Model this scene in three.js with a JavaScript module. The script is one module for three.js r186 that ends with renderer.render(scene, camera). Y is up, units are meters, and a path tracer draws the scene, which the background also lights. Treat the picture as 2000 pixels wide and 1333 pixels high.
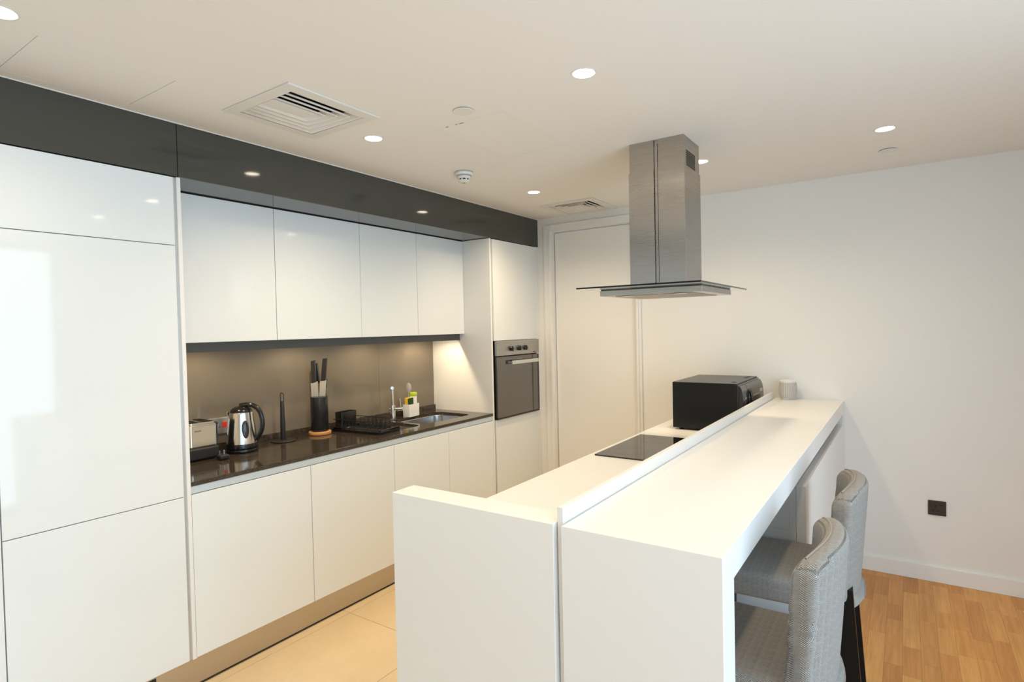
import * as THREE from 'three';
import { RoundedBoxGeometry } from 'three/addons/geometries/RoundedBoxGeometry.js';
import { mergeGeometries, mergeVertices } from 'three/addons/utils/BufferGeometryUtils.js';
import { ImprovedNoise } from 'three/addons/math/ImprovedNoise.js';
import { RectAreaLightUniformsLib } from 'three/addons/lights/RectAreaLightUniformsLib.js';
import { FontLoader } from 'three/addons/loaders/FontLoader.js';
import { TextGeometry } from 'three/addons/geometries/TextGeometry.js';

// ───────────────────────── camera, sky, daylight, exposure ─────────────────────────
const scene = new THREE.Scene();
const camera = new THREE.PerspectiveCamera(61.0246, 2000 / 1333, 0.05, 60);
camera.position.set(2.5535, 1.5444, 0);
{
  const right = new THREE.Vector3(0.82635018, -0.0222604, -0.5627165);
  const up = new THREE.Vector3(0.00561502, 0.99949448, -0.03129316);
  const back = new THREE.Vector3().crossVectors(right, up);
  camera.quaternion.setFromRotationMatrix(new THREE.Matrix4().makeBasis(right, up, back));
}
scene.add(camera);
const renderer = new THREE.WebGLRenderer({ antialias: true });
renderer.toneMapping = THREE.LinearToneMapping;
renderer.toneMappingExposure = 1.07;
renderer.shadowMap.enabled = true;
RectAreaLightUniformsLib.init();
const SKY = new THREE.Color().setRGB(0.86, 1.16, 1.42);        // bright overcast sky outside the glazing
scene.background = SKY;
const LAMP = new THREE.Color().setRGB(1.0, 0.775, 0.49);       // warm white lamps
const DOWNLIGHT = 1.0;                                         // candela-like strength of one downlight
const PUCK = 0.92, BEAM = 1.3, ROW = [1.5, 5.2, 5.4, 3.8, 0.9, 3.3, 0.6, 2.2, 0.8], PANE = [2.3, 1.8, 0.4];
const DAYLIGHT = 1.0;                                          // soft daylight entering at each pane

// ───────────────────────── measures (metres) ─────────────────────────
const H = 2.446, ZB = -4.164, XW = -0.589, XR = 3.95, ZR = 3.0;  // ceiling, back wall, left wall, right wall, rear wall
const YW = 0.909;                                               // kitchen worktop
const YBAR = 1.042, YISL = 0.901;

// ───────────────────────── helpers ─────────────────────────
const noise = new ImprovedNoise();
let seed = 20240611;
const rnd = () => { seed = (seed * 1664525 + 1013904223) >>> 0; return seed / 4294967296; };
const used = {};
function numbered(n) { used[n] = (used[n] ?? -1) + 1; return used[n] ? n + '_' + String(used[n]).padStart(3, '0') : n; }
const rgb = (r, g, b) => new THREE.Color().setRGB(r, g, b);
function M(o, p = {}) { return new THREE.MeshPhysicalMaterial({ color: Array.isArray(o) ? rgb(...o) : o, roughness: 0.5, metalness: 0, ...p }); }
function mesh(name, geo, mat, parent) {
  const m = new THREE.Mesh(geo, mat); m.name = name; m.castShadow = m.receiveShadow = true; if (parent) parent.add(m); return m;
}
function merge(list) {
  const l = list.map((g) => { const n = g.index ? g.toNonIndexed() : g; for (const k of Object.keys(n.attributes)) if (!['position', 'normal', 'uv'].includes(k)) n.deleteAttribute(k); return n; });
  return l.length === 1 ? l[0] : mergeGeometries(l);
}
function thing(name, label, category, at = [0, 0, 0], group) {
  const o = new THREE.Group(); o.name = numbered(name); o.position.set(...at);
  o.userData = { label, category }; if (group) o.userData.group = group;
  scene.add(o); return o;
}
// a part given in world coordinates, put under a thing that stands at its own base
function part(t, name, geo, mat, label) {
  const g = Array.isArray(geo) ? merge(geo) : geo;
  g.translate(-t.position.x, -t.position.y, -t.position.z);
  const m = mesh(name, g, mat, t); if (label) m.userData.label = label; return m;
}
// sub-part: the parent mesh has no transform of its own, the thing carries it
function sub(t, p, name, geo, mat, label) {
  const g = Array.isArray(geo) ? merge(geo) : geo;
  g.translate(-t.position.x, -t.position.y, -t.position.z);
  const m = mesh(name, g, mat, p); if (label) m.userData.label = label; return m;
}
function structure(name, geo, mat, label) {
  const m = mesh(name, Array.isArray(geo) ? merge(geo) : geo, mat, scene); m.userData = { kind: 'structure', label }; return m;
}
function uvBox(g, s = 1, du = 0, dv = 0) {       // uv in metres by the way each face points
  const n = g.index ? g.toNonIndexed() : g; const p = n.attributes.position, q = n.attributes.normal, uv = new Float32Array(p.count * 2);
  for (let i = 0; i < p.count; i++) {
    const ax = Math.abs(q.getX(i)), ay = Math.abs(q.getY(i)), az = Math.abs(q.getZ(i));
    let u, v; if (ay >= ax && ay >= az) { u = p.getX(i); v = p.getZ(i); } else if (ax >= az) { u = p.getZ(i); v = p.getY(i); } else { u = p.getX(i); v = p.getY(i); }
    uv[2 * i] = u * s + du; uv[2 * i + 1] = v * s + dv;
  }
  n.setAttribute('uv', new THREE.BufferAttribute(uv, 2)); return n;
}
function B(x0, x1, y0, y1, z0, z1, r = 0.0012, seg = 1) {
  const w = Math.abs(x1 - x0), h = Math.abs(y1 - y0), d = Math.abs(z1 - z0);
  r = Math.min(r, w / 2.2, h / 2.2, d / 2.2);
  const g = r > 0 ? new RoundedBoxGeometry(w, h, d, seg, r) : new THREE.BoxGeometry(w, h, d);
  g.translate((x0 + x1) / 2, (y0 + y1) / 2, (z0 + z1) / 2);
  return uvBox(g);
}
function cyl(r0, r1, y0, y1, x, z, n = 32, open = false) { const g = new THREE.CylinderGeometry(r1, r0, y1 - y0, n, 1, open); g.translate(x, (y0 + y1) / 2, z); return g; }
function lathe(pts, x = 0, y = 0, z = 0, n = 40) { const g = new THREE.LatheGeometry(pts.map((p) => new THREE.Vector2(p[0], p[1])), n); g.translate(x, y, z); return g; }
function tube(pts, r, n = 24, m = 8, closed = false, tension = 0.5) {
  return new THREE.TubeGeometry(new THREE.CatmullRomCurve3(pts.map((p) => new THREE.Vector3(...p)), closed, 'catmullrom', tension), n, r, m, closed);
}
function rod(a, b, r, m = 8) {
  const A = new THREE.Vector3(...a), C = new THREE.Vector3(...b), d = C.clone().sub(A), g = new THREE.CylinderGeometry(r, r, d.length(), m);
  g.applyQuaternion(new THREE.Quaternion().setFromUnitVectors(new THREE.Vector3(0, 1, 0), d.clone().normalize())); g.translate((A.x + C.x) / 2, (A.y + C.y) / 2, (A.z + C.z) / 2); return g;
}
// plate lying flat: outline and holes in x,z; from y0 to y1
function plate(outline, holes, y0, y1, bevel = 0) {
  const s = new THREE.Shape(outline.map((p) => new THREE.Vector2(p[0], -p[1])));
  for (const h of holes) s.holes.push(new THREE.Path(h.map((p) => new THREE.Vector2(p[0], -p[1]))));
  const g = new THREE.ExtrudeGeometry(s, { depth: y1 - y0 - 2 * bevel, bevelEnabled: bevel > 0, bevelThickness: bevel, bevelSize: bevel, bevelOffset: -bevel, bevelSegments: 1, curveSegments: 12 });
  g.rotateX(-Math.PI / 2); g.translate(0, y0 + bevel, 0); return uvBox(g);
}
const rect = (x0, x1, z0, z1) => [[x0, z0], [x1, z0], [x1, z1], [x0, z1]];
function circle(x, z, r, n = 32) { return Array.from({ length: n }, (_, i) => [x + r * Math.cos(i / n * 2 * Math.PI), z + r * Math.sin(i / n * 2 * Math.PI)]); }
function rrect(x0, x1, z0, z1, r, n = 6) {
  const o = []; for (const [cx, cz, a] of [[x1 - r, z1 - r, 0], [x0 + r, z1 - r, 1], [x0 + r, z0 + r, 2], [x1 - r, z0 + r, 3]])
    for (let i = 0; i <= n; i++) { const t = (a + i / n) * Math.PI / 2; o.push([cx + r * Math.cos(t), cz + r * Math.sin(t)]); }
  return o;
}
// ring wall between loops of equal length, loops given as [points, y]; closes the last loop when cap
function loft(loops, cap = false) {
  const pos = [], n = loops[0][0].length;
  for (let k = 0; k + 1 < loops.length; k++) for (let i = 0; i < n; i++) {
    const [A, ya] = loops[k], [C, yc] = loops[k + 1], j = (i + 1) % n;
    const a = [A[i][0], ya, A[i][1]], b = [A[j][0], ya, A[j][1]], c = [C[j][0], yc, C[j][1]], d = [C[i][0], yc, C[i][1]];
    pos.push(...a, ...b, ...c, ...a, ...c, ...d);
  }
  if (cap) { const [A, y] = loops[loops.length - 1]; const cx = A.reduce((s, p) => s + p[0], 0) / n, cz = A.reduce((s, p) => s + p[1], 0) / n;
    for (let i = 0; i < n; i++) { const j = (i + 1) % n; pos.push(A[i][0], y, A[i][1], A[j][0], y, A[j][1], cx, y, cz); } }
  let g = new THREE.BufferGeometry(); g.setAttribute('position', new THREE.Float32BufferAttribute(pos, 3));
  g = mergeVertices(g, 1e-5); g.computeVertexNormals(); return uvBox(g);
}
function tex(w, h, fn, srgb, sx = 1, sy = 1) {
  const d = new Uint8Array(w * h * 4);
  for (let y = 0; y < h; y++) for (let x = 0; x < w; x++) { const c = fn(x / w, y / h, x, y); const i = (y * w + x) * 4; d[i] = c[0]; d[i + 1] = c[1]; d[i + 2] = c[2]; d[i + 3] = 255; }
  const t = new THREE.DataTexture(d, w, h, THREE.RGBAFormat); t.wrapS = t.wrapT = THREE.RepeatWrapping; t.magFilter = THREE.LinearFilter; t.minFilter = THREE.LinearMipmapLinearFilter; t.generateMipmaps = true;
  if (srgb) t.colorSpace = THREE.SRGBColorSpace; t.repeat.set(sx, sy); t.needsUpdate = true; return t;
}
const clamp = (v, a = 0, b = 255) => Math.max(a, Math.min(b, v));
// noise that repeats over the unit square
function tnoise(u, v, fu, fv, z = 0) {
  const f = (a, b) => noise.noise(a * fu + 17.3, b * fv + 5.1, z + 0.37);
  const w1 = 1 - u, w2 = 1 - v;
  return f(u, v) * w1 * w2 + f(u - 1, v) * u * w2 + f(u, v - 1) * w1 * v + f(u - 1, v - 1) * u * v;
}

// ───────────────────────── materials ─────────────────────────
const plasterBump = tex(256, 256, (u, v) => { const n = 128 + 60 * tnoise(u, v, 40, 40) + 40 * tnoise(u, v, 90, 90, 3); return [n, n, n].map((x) => clamp(x)); }, false, 2, 2);
const paint = M([0.86, 0.85, 0.82], { roughness: 0.75, bumpMap: plasterBump, bumpScale: 0.0004 });
const ceilingPaint = M([0.88, 0.86, 0.825], { roughness: 0.85, bumpMap: plasterBump, bumpScale: 0.0003 });
const trimPaint = M([0.87, 0.86, 0.83], { roughness: 0.45 });
const gloss = M([0.83, 0.865, 0.87], { roughness: 0.055, specularIntensity: 1 });
const carcass = M([0.78, 0.775, 0.75], { roughness: 0.4 });
const solidWhite = M([0.87, 0.865, 0.845], { roughness: 0.34 });
const darkGlass = M([0.062, 0.063, 0.055], { roughness: 0.07 });
const pelmetMat = M([0.085, 0.088, 0.086], { roughness: 0.35 });
const taupeGlass = M([0.185, 0.158, 0.122], { roughness: 0.09 });
const quartzTex = tex(256, 256, (u, v, x, y) => { const n = 30 * tnoise(u, v, 24, 24) + 22 * (rnd() - 0.5) + (rnd() > 0.985 ? 28 : 0); return [64 + n, 56 + n * 0.95, 48 + n * 0.9].map((c) => clamp(c)); }, true, 3, 3);
const quartz = M([1, 1, 1], { map: quartzTex, roughness: 0.1 });
const alu = M([0.74, 0.76, 0.77], { metalness: 1, roughness: 0.32 });
const waveTex = tex(256, 256, (u, v) => { const n = 128 + 90 * tnoise(u, v, 3, 4) + 50 * tnoise(u, v, 2, 9, 5); return [n, n, n].map((c) => clamp(c)); }, false, 1.6, 1.6);
const brushRough = tex(64, 512, (u, v) => { const n = 72 + 10 * tnoise(u, v, 2, 220) + 6 * tnoise(u, v, 3, 3, 8); return [n, n, n].map((c) => clamp(c)); }, false, 1, 4);
const steel = M([0.48, 0.45, 0.41], { metalness: 1, roughness: 1, roughnessMap: brushRough, bumpMap: waveTex, bumpScale: 0.0005, anisotropy: 0.95 });
const plinthSteel = M([0.58, 0.55, 0.51], { metalness: 1, roughness: 0.36 });
const railAlu = M([0.64, 0.74, 0.83], { metalness: 0.45, roughness: 0.5 });  // blue put into the metal's colour for the window's reflection
const chrome = M([0.82, 0.82, 0.82], { metalness: 1, roughness: 0.08 });
const kettleSteel = M([0.72, 0.70, 0.67], { metalness: 1, roughness: 0.16 });
const sinkSteel = M([0.62, 0.62, 0.61], { metalness: 1, roughness: 0.24 });
const blackGlass = M([0.012, 0.012, 0.012], { roughness: 0.05 });
const blackGloss = M([0.012, 0.012, 0.013], { roughness: 0.16 });
const blackMatt = M([0.015, 0.015, 0.016], { roughness: 0.5 });
const blackWire = M([0.012, 0.012, 0.013], { roughness: 0.35 });
const shadowBlack = M([0.01, 0.01, 0.01], { roughness: 0.9 });  // flat black standing in for the shade inside holes and slots
const ovenGlass = M([0.028, 0.026, 0.020], { roughness: 0.06, clearcoat: 1, clearcoatRoughness: 0.03, ior: 1.9 });
const ventDark = M([0.03, 0.03, 0.028], { roughness: 0.8 });  // near-black puts the shade inside ducts and recesses into the colour
const ventWhite = M([0.80, 0.785, 0.745], { roughness: 0.4 });
const plasticWhite = M([0.78, 0.78, 0.76], { roughness: 0.35 });
const blackWood = M([0.008, 0.007, 0.006], { roughness: 0.45, specularIntensity: 0.4 });
const cork = M(0xffffff, { roughness: 0.7, map: tex(128, 128, (u, v) => { const n = 26 * tnoise(u, v, 20, 20) + 20 * (rnd() - 0.5); return [196 + n, 140 + n, 88 + n * 0.8].map((c) => clamp(c)); }, true, 8, 8) });
const tileTex = tex(256, 256, (u, v) => { const n = 5 * tnoise(u, v, 7, 7) + 3 * tnoise(u, v, 40, 40, 2); return [229 + n, 203 + n, 163 + n].map((c) => clamp(c)); }, true, 1, 1);
const tileMat = M([1, 1, 1], { map: tileTex, roughness: 0.22 });
const groutMat = M([0.40, 0.34, 0.26], { roughness: 0.9 });

// oak: grain runs along v
function oak(r, g, b, streak, zoff) {
  return tex(128, 512, (u, v) => {
    const warp = 0.12 * tnoise(u, v, 2, 3, zoff), f = Math.sin((u + warp) * 25 + 5 * tnoise(u, v, 3, 2, zoff + 4));
    let n = 3 * f + 14 * tnoise(u, v, 22, 3, zoff + 1) + 16 * tnoise(u, v, 3, 2, zoff + 2) + 12 * tnoise(u, v, 48, 9, zoff + 3);
    let R = r + n, G = g + n * 0.86, Bb = b + n * 0.66;
    if (streak && ((u * 2) % 1) < 0.10 + 0.34 * Math.abs(((v * 1.7) % 1) - 0.5) + 0.05 * tnoise(u, v, 4, 6, 3)) { R += 22; G += 30; Bb += 34; }
    return [clamp(R), clamp(G), clamp(Bb)];
  }, true, 1, 1);
}
const oakMats = [[213, 150, 76, 0], [203, 139, 68, 0], [219, 159, 85, 0], [209, 146, 74, 0], [195, 131, 64, 0], [211, 149, 77, 1], [226, 172, 100, 0]]
  .map(([r, g, b, s], i) => M([1, 1, 1], { map: oak(r, g, b, s, i * 9.7), roughness: 0.42 }));

// herringbone wool: two columns of slanted threads
const herring = (u, v) => { const col = u < 0.5 ? u * 2 : 2 - u * 2, t = ((v * 8 + col * 4) % 1 + 1) % 1; return t; };
const herringTex = tex(128, 128, (u, v, x, y) => { const t = herring(u, v), e = (rnd() - 0.5) * 44 + 16 * tnoise(u, v, 5, 5, 2); const k = 136 - 52 * Math.cos(t * 2 * Math.PI) * (0.8 + 0.4 * rnd()) + e; return [k + 4, k, k - 6].map((c) => clamp(c)); }, true, 1, 1);
const herringBump = tex(128, 128, (u, v) => { const t = herring(u, v), k = 255 * Math.abs(Math.sin(t * Math.PI)); return [k, k, k]; }, false, 1, 1);
const fabric = M([1, 1, 1], { map: herringTex, bumpMap: herringBump, bumpScale: 0.0006, roughness: 0.95, sheen: 0.3, sheenRoughness: 0.6, sheenColor: rgb(0.7, 0.7, 0.7) });
const FS = 1 / 0.032;                                  // herringbone repeats per metre
const piping = M([0.34, 0.30, 0.25], { roughness: 0.9 });

// ───────────────────────── the room ─────────────────────────
const LAMPS = [[0.495, -0.55], [0.495, -1.905], [0.503, -3.305], [1.608, -0.55], [1.608, -1.878], [1.611, -3.285], [2.475, -0.55], [2.475, -1.88], [2.475, -3.287]];
const DISCS = [[1.048, -1.89], [2.477, -3.70]];
const VENTS = [[0.508, -1.512, 0.437], [0.524, -3.913, 0.437]];
const HATCHES = [[0.055, 0.42, -1.053, -0.657], [0.803, 1.169, -2.55, -1.995]];
{ // ceiling slab, cut for fittings
  const holes = [...LAMPS.map(([x, z]) => circle(x, z, 0.041)), ...VENTS.map(([x, z, s]) => rect(x - s / 2 + 0.04, x + s / 2 - 0.04, z - s / 2 + 0.04, z + s / 2 - 0.04)), ...HATCHES.map((h) => rect(...h))];
  structure('ceiling', plate(rect(XW - 0.2, XR + 0.2, ZB - 0.2, ZR + 0.2), holes, H, H + 0.12), ceilingPaint, 'off-white plastered ceiling with recessed lights');
  // roof void closed above the slab
  structure('ceiling_void', [B(XW - 0.2, XR + 0.2, H + 0.32, H + 0.4, ZB - 0.2, ZR + 0.2, 0), B(XW - 0.2, XR + 0.2, H + 0.12, H + 0.32, ZB - 0.2, ZB - 0.1, 0), B(XW - 0.2, XR + 0.2, H + 0.12, H + 0.32, ZR + 0.1, ZR + 0.2, 0), B(XW - 0.2, XW - 0.1, H + 0.12, H + 0.32, ZB - 0.2, ZR + 0.2, 0), B(XR + 0.1, XR + 0.2, H + 0.12, H + 0.32, ZB - 0.2, ZR + 0.2, 0)], ventDark, 'closed void above the ceiling');
}
structure('wall_left', B(XW - 0.2, XW, 0, H, ZB - 0.2, ZR + 0.2, 0), paint, 'off-white wall behind the kitchen units');
// back wall with the door opening
const DX0 = 0.136, DX1 = 0.862, DY = 2.325;
structure('wall_back', [B(XW, DX0, 0, H, ZB - 0.2, ZB, 0), B(DX1, XR + 0.2, 0, H, ZB - 0.2, ZB, 0), B(DX0, DX1, DY, H, ZB - 0.2, ZB, 0)], paint, 'plain off-white painted wall behind the breakfast bar');
structure('wall_rear', B(XW, XR + 0.2, 0, H, ZR, ZR + 0.2, 0), paint, 'plain off-white wall');
// right wall: floor-to-ceiling glazing
const WZ0 = -2.1, WZ1 = 2.4, WY1 = 2.40;
structure('wall_right', [B(XR, XR + 0.2, 0, H, ZB - 0.2, WZ0, 0), B(XR, XR + 0.2, 0, H, WZ1, ZR + 0.2, 0), B(XR, XR + 0.2, WY1, H, WZ0, WZ1, 0)], paint, 'off-white wall around the tall glazing');
const winFrame = M([0.22, 0.23, 0.23], { roughness: 0.4, metalness: 0.6 });
const pane = new THREE.MeshPhysicalMaterial({ color: 0xffffff, transmission: 1, thickness: 0, roughness: 0, ior: 1.5 }); 
{
  const n = 3, w = (WZ1 - WZ0) / n;
  for (let i = 0; i < n; i++) {
    const a = WZ0 + i * w, b = a + w, g = new THREE.Group(); g.name = 'window_' + (i + 1); g.position.set(XR + 0.1, 0, (a + b) / 2);
    g.userData = { kind: 'structure', label: 'tall floor-to-ceiling window with slim grey frame' }; scene.add(g);
    part(g, 'window_frame', [B(XR + 0.07, XR + 0.13, 0.0, 0.06, a, b, 0.003), B(XR + 0.07, XR + 0.13, WY1 - 0.06, WY1, a, b, 0.003), B(XR + 0.07, XR + 0.13, 0.06, WY1 - 0.06, a, a + 0.05, 0.003), B(XR + 0.07, XR + 0.13, 0.06, WY1 - 0.06, b - 0.05, b, 0.003)], winFrame);
    part(g, 'window_pane', new THREE.PlaneGeometry(w - 0.1, WY1 - 0.12).rotateY(-Math.PI / 2).translate(XR + 0.1, WY1 / 2, (a + b) / 2), pane);
    const day = new THREE.RectAreaLight(new THREE.Color().setRGB(0.75, 1.0, 1.22), DAYLIGHT * PANE[i], w - 0.1, WY1 - 0.12);
    day.name = 'daylight'; day.position.set(XR + 0.05, WY1 / 2, (a + b) / 2); day.lookAt(XR - 1, WY1 / 2, (a + b) / 2); scene.add(day);
  }
}
{ // door in the back wall: recessed flush leaf, jambs and architrave
  const d = new THREE.Group(); d.name = 'door_1'; d.position.set((DX0 + DX1) / 2, 0, ZB); d.userData = { kind: 'structure', label: 'plain off-white flush door in a white frame' }; scene.add(d);
  part(d, 'door_leaf', B(DX0 + 0.006, DX1 - 0.006, 0.004, DY - 0.006, ZB - 0.075, ZB - 0.035, 0.002), trimPaint);
  part(d, 'door_stop', [B(DX0, DX0 + 0.014, 0, DY, ZB - 0.12, ZB - 0.076, 0.001), B(DX1 - 0.014, DX1, 0, DY, ZB - 0.12, ZB - 0.076, 0.001)], trimPaint);
  for (const [a, b] of [[DX0 - 0.075, DX0 - 0.004], [DX1 + 0.004, DX1 + 0.042]]) part(d, 'architrave', [B(a, b, 0, DY + 0.062, ZB, ZB + 0.014, 0.003), a < 0.5 ? B(b - 0.022, b, 0, DY + 0.02, ZB + 0.0135, ZB + 0.022, 0.003) : B(a, a + 0.018, 0, DY + 0.02, ZB + 0.0135, ZB + 0.022, 0.003)], trimPaint);
  part(d, 'architrave', B(DX0 - 0.004, DX1 + 0.004, DY + 0.004, DY + 0.062, ZB, ZB + 0.014, 0.003), trimPaint);
}
structure('baseboard_back', B(2.24, XR, 0, 0.0907, ZB, ZB + 0.014, 0.002), trimPaint, 'white painted skirting along the back wall');
structure('baseboard_right', B(XR - 0.014, XR, 0, 0.0907, ZB + 0.014, WZ0, 0.002), trimPaint, 'white painted skirting under the side wall');

// floor: slab, porcelain tiles in the kitchen, oak strips in the living side
{
  const floor = new THREE.Group(); floor.name = 'floor'; floor.userData = { kind: 'structure', label: 'cream porcelain tiles by the units and oak strip parquet beyond the bar' }; scene.add(floor);
  mesh('screed', B(XW - 0.2, XR + 0.2, -0.2, -0.012, ZB - 0.2, ZR + 0.2, 0), groutMat, floor);
  mesh('grout', B(XW, 1.9, -0.012, -0.0015, ZB, ZR, 0), groutMat, floor);
  const tileG = B(-0.2985, 0.2985, -0.0115, 0, -0.5985, 0.5985, 0.001);
  for (let i = -1; i < 4; i++) for (let j = -2; j < 5; j++) {
    const x0 = Math.max(XW, 0.02 + (i - 0) * 0.6), x1 = Math.min(1.9, 0.02 + (i + 1) * 0.6), z1 = Math.min(ZR, -2.078 + j * 1.2 + 0), z0 = Math.max(ZB, -2.078 + (j - 1) * 1.2);
    if (x1 - x0 < 0.03 || z1 - z0 < 0.03) continue;
    const full = x1 - x0 > 0.59 && z1 - z0 > 1.19;
    const m = mesh('floor_tile', full ? tileG : B(x0 + 0.0015, x1 - 0.0015, -0.0115, 0, z0 + 0.0015, z1 - 0.0015, 0.001), tileMat, floor);
    if (full) m.position.set((x0 + x1) / 2, 0, (z0 + z1) / 2);
  }
  // oak strips run along z, 70 mm wide; alike lengths share geometry
  const lens = [0.19, 0.27, 0.36, 0.47], W = 0.07, G = {};
  const strip = (L, k) => G[L + '_' + k] ??= (() => { const g = B(-W / 2 + 0.0002, W / 2 - 0.0002, -0.012, 0, -L / 2 + 0.0002, L / 2 - 0.0002, 0.0004); const p = g.attributes.position, uv = g.attributes.uv;
    for (let i = 0; i < p.count; i++) { uv.setXY(i, p.getX(i) / 0.14 + k * 0.29 + 0.25, p.getZ(i) / 0.6 + k * 0.37); } return g; })();
  const rest = [[], [], [], [], [], [], []];
  for (let i = 0; i < 45; i++) {
    const x = 1.9 + W * (i + 0.5); let z = ZB - rnd() * 0.2; let first = true;
    if (x > XR - 0.03) break;
    while (z < ZR) {
      let L = lens[Math.floor(rnd() * 4)]; const k = Math.floor(rnd() * 3); let r = rnd(); const mi = r < 0.93 ? Math.floor(rnd() * 5) : r < 0.97 ? 5 : 6;
      const cz = z + L / 2; z += L;
      let g = strip(L, k), near = x < 3.95 && cz < -1.9 && (x < 2.25 ? cz < -1.0 : true) && x > 2.1;
      if (near) { const m = mesh('oak_strip', g, oakMats[mi], floor); m.position.set(x, 0, cz); }
      else rest[mi].push(g.clone().translate(x, 0, cz));
    }
  }
  rest.forEach((l, i) => { if (l.length) { const m = mesh('oak_strip_field', merge(l), oakMats[i], floor); m.userData.kind = 'stuff'; } });
}

// ───────────────────────── ceiling fittings ─────────────────────────
const lampGlow = new THREE.MeshStandardMaterial({ color: 0xffffff, emissive: rgb(1.0, 0.86, 0.66), emissiveIntensity: 24, roughness: 0.4 });
const lampLabels = ['round recessed downlight near the left ceiling access panel', 'round recessed downlight between the large air vent and the smoke detector', 'round recessed downlight between the smoke detector and the far air vent',
  'round recessed downlight above the open floor before the bar', 'round recessed downlight over the bar end panel', 'round recessed downlight behind the hood chimney',
  'round recessed downlight above the floor beside the bar', 'round recessed downlight over the fabric stools', 'round recessed downlight beside a ceiling cover disc near the back wall'];
LAMPS.forEach(([x, z], i) => {
  const t = thing('downlight', lampLabels[i], 'downlight', [x, H, z], 'recessed ceiling downlights');
  part(t, 'trim_ring', lathe([[0.0385, 0.03], [0.0385, 0.002], [0.0395, -0.0015], [0.045, -0.002], [0.0465, 0.0]], x, H, z, 36), plasticWhite);
  part(t, 'lens', cyl(0.0384, 0.0384, H + 0.004, H + 0.010, x, z, 32), lampGlow);
  const s = new THREE.SpotLight(LAMP, DOWNLIGHT * ROW[i], 0, BEAM, 1.0, 2); s.name = 'downlight_lamp'; s.position.set(x, H - 0.004, z); s.target.position.set(x, 0, z); s.castShadow = true; s.shadow.radius = 2.6;
  scene.add(s); scene.add(s.target);
});
DISCS.forEach(([x, z], i) => {
  const t = thing('sprinkler_cover', ['flat round white sprinkler cover beside the scuffed access panel', 'flat round white sprinkler cover between a downlight and the back wall'][i], 'sprinkler cover', [x, H, z], 'sprinkler cover plates');
  part(t, 'cover_plate', lathe([[0, -0.006], [0.040, -0.006], [0.0425, -0.005], [0.0425, -0.003], [0.040, -0.0026], [0, -0.0026]], x, H, z), ventWhite);
  part(t, 'recess_ring', cyl(0.038, 0.038, H - 0.0026, H, x, z), ventDark);
});
{
  const [x, z] = [0.455, -2.625], t = thing('smoke_detector', 'white round smoke detector with dark slots on the ceiling', 'smoke detector', [x, H, z]);
  part(t, 'base', lathe([[0, 0], [0.052, 0], [0.052, -0.012], [0.049, -0.018], [0.047, -0.022], [0, -0.022]], x, H, z), plasticWhite);
  part(t, 'head', lathe([[0.0, -0.022], [0.044, -0.022], [0.040, -0.036], [0.036, -0.040], [0.032, -0.041]], x, H, z), plasticWhite);
  part(t, 'chamber', lathe([[0.030, -0.039], [0.029, -0.049]], x, H, z), ventDark, 'dark smoke chamber');
  for (let k = 0; k < 8; k++) { const a = k * Math.PI / 4 + 0.3; part(t, 'rib', B(-0.004, 0.004, -0.050, -0.038, 0.027, 0.034, 0.001).rotateY(a).translate(x, H, z), plasticWhite); }
  part(t, 'cap', lathe([[0.034, -0.048], [0.033, -0.052], [0.022, -0.059], [0.010, -0.061], [0, -0.061]], x, H, z), plasticWhite);
  part(t, 'test_button', lathe([[0.009, -0.0595], [0.008, -0.063], [0, -0.0635]], x, H, z, 20), M([0.35, 0.3, 0.22], { roughness: 0.4 }));
}
VENTS.forEach(([x, z, s], i) => {
  const t = thing('air_vent', ['large square four-way ceiling air vent above the wall cupboards', 'square four-way ceiling air vent before the door'][i], 'air vent', [x, H, z], 'square ceiling air vents');
  const h = s / 2, sq = (r) => rect(x - r, x + r, z - r, z + r);
  part(t, 'flange', plate(sq(h), [sq(h - 0.046)], H - 0.007, H, 0.002), ventWhite);
  part(t, 'duct', [plate(sq(h - 0.041), [], H + 0.11, H + 0.118), ...[[-1, 0], [1, 0], [0, -1], [0, 1]].map(([a, b]) => B(x + a * (h - 0.0415) - (a ? 0.0006 : h - 0.042), x + a * (h - 0.0415) + (a ? 0.0006 : h - 0.042), H, H + 0.112, z + b * (h - 0.0415) - (b ? 0.0006 : h - 0.042), z + b * (h - 0.0415) + (b ? 0.0006 : h - 0.042), 0))], ventDark, 'duct box coloured dark for the shade inside');  // duct sides coloured near-black in place of real shade
  const ins = i ? { px: 0.044, nx: 0.034, pz: 0.050, nz: 0.034 } : { px: 0.046, nx: 0.034, pz: 0, nz: 0.034 };   // how far each blade leans in on each side
  for (let k = 0; k < 4; k++) { const r = h - 0.050 - k * 0.035, zp = i ? z + r : z + h - 0.0475 - k * 0.0006, lp = (f, d = 0) => rect(x - r + ins.nx * f + d, x + r - ins.px * f - d, z - r + ins.nz * f + d, zp - ins.pz * f - d * 0.2);   // the near vent's blades are open towards one side
    part(t, 'louvre', loft([[lp(0), H - 0.0065], [lp(0.02), H - 0.001], [lp(1), H + 0.020], [lp(1, 0.002), H + 0.020], [lp(0.06, 0.005), H - 0.0065], [lp(0), H - 0.0065]]), ventWhite); }
  { const r = h - 0.050 - 4 * 0.035 + 0.004; part(t, 'centre_blade', plate(rect(x - r, x + r, z - r, i ? z + r : z + h - 0.050), [], H - 0.003, H + 0.004, 0.001), ventWhite); }
});
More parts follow.
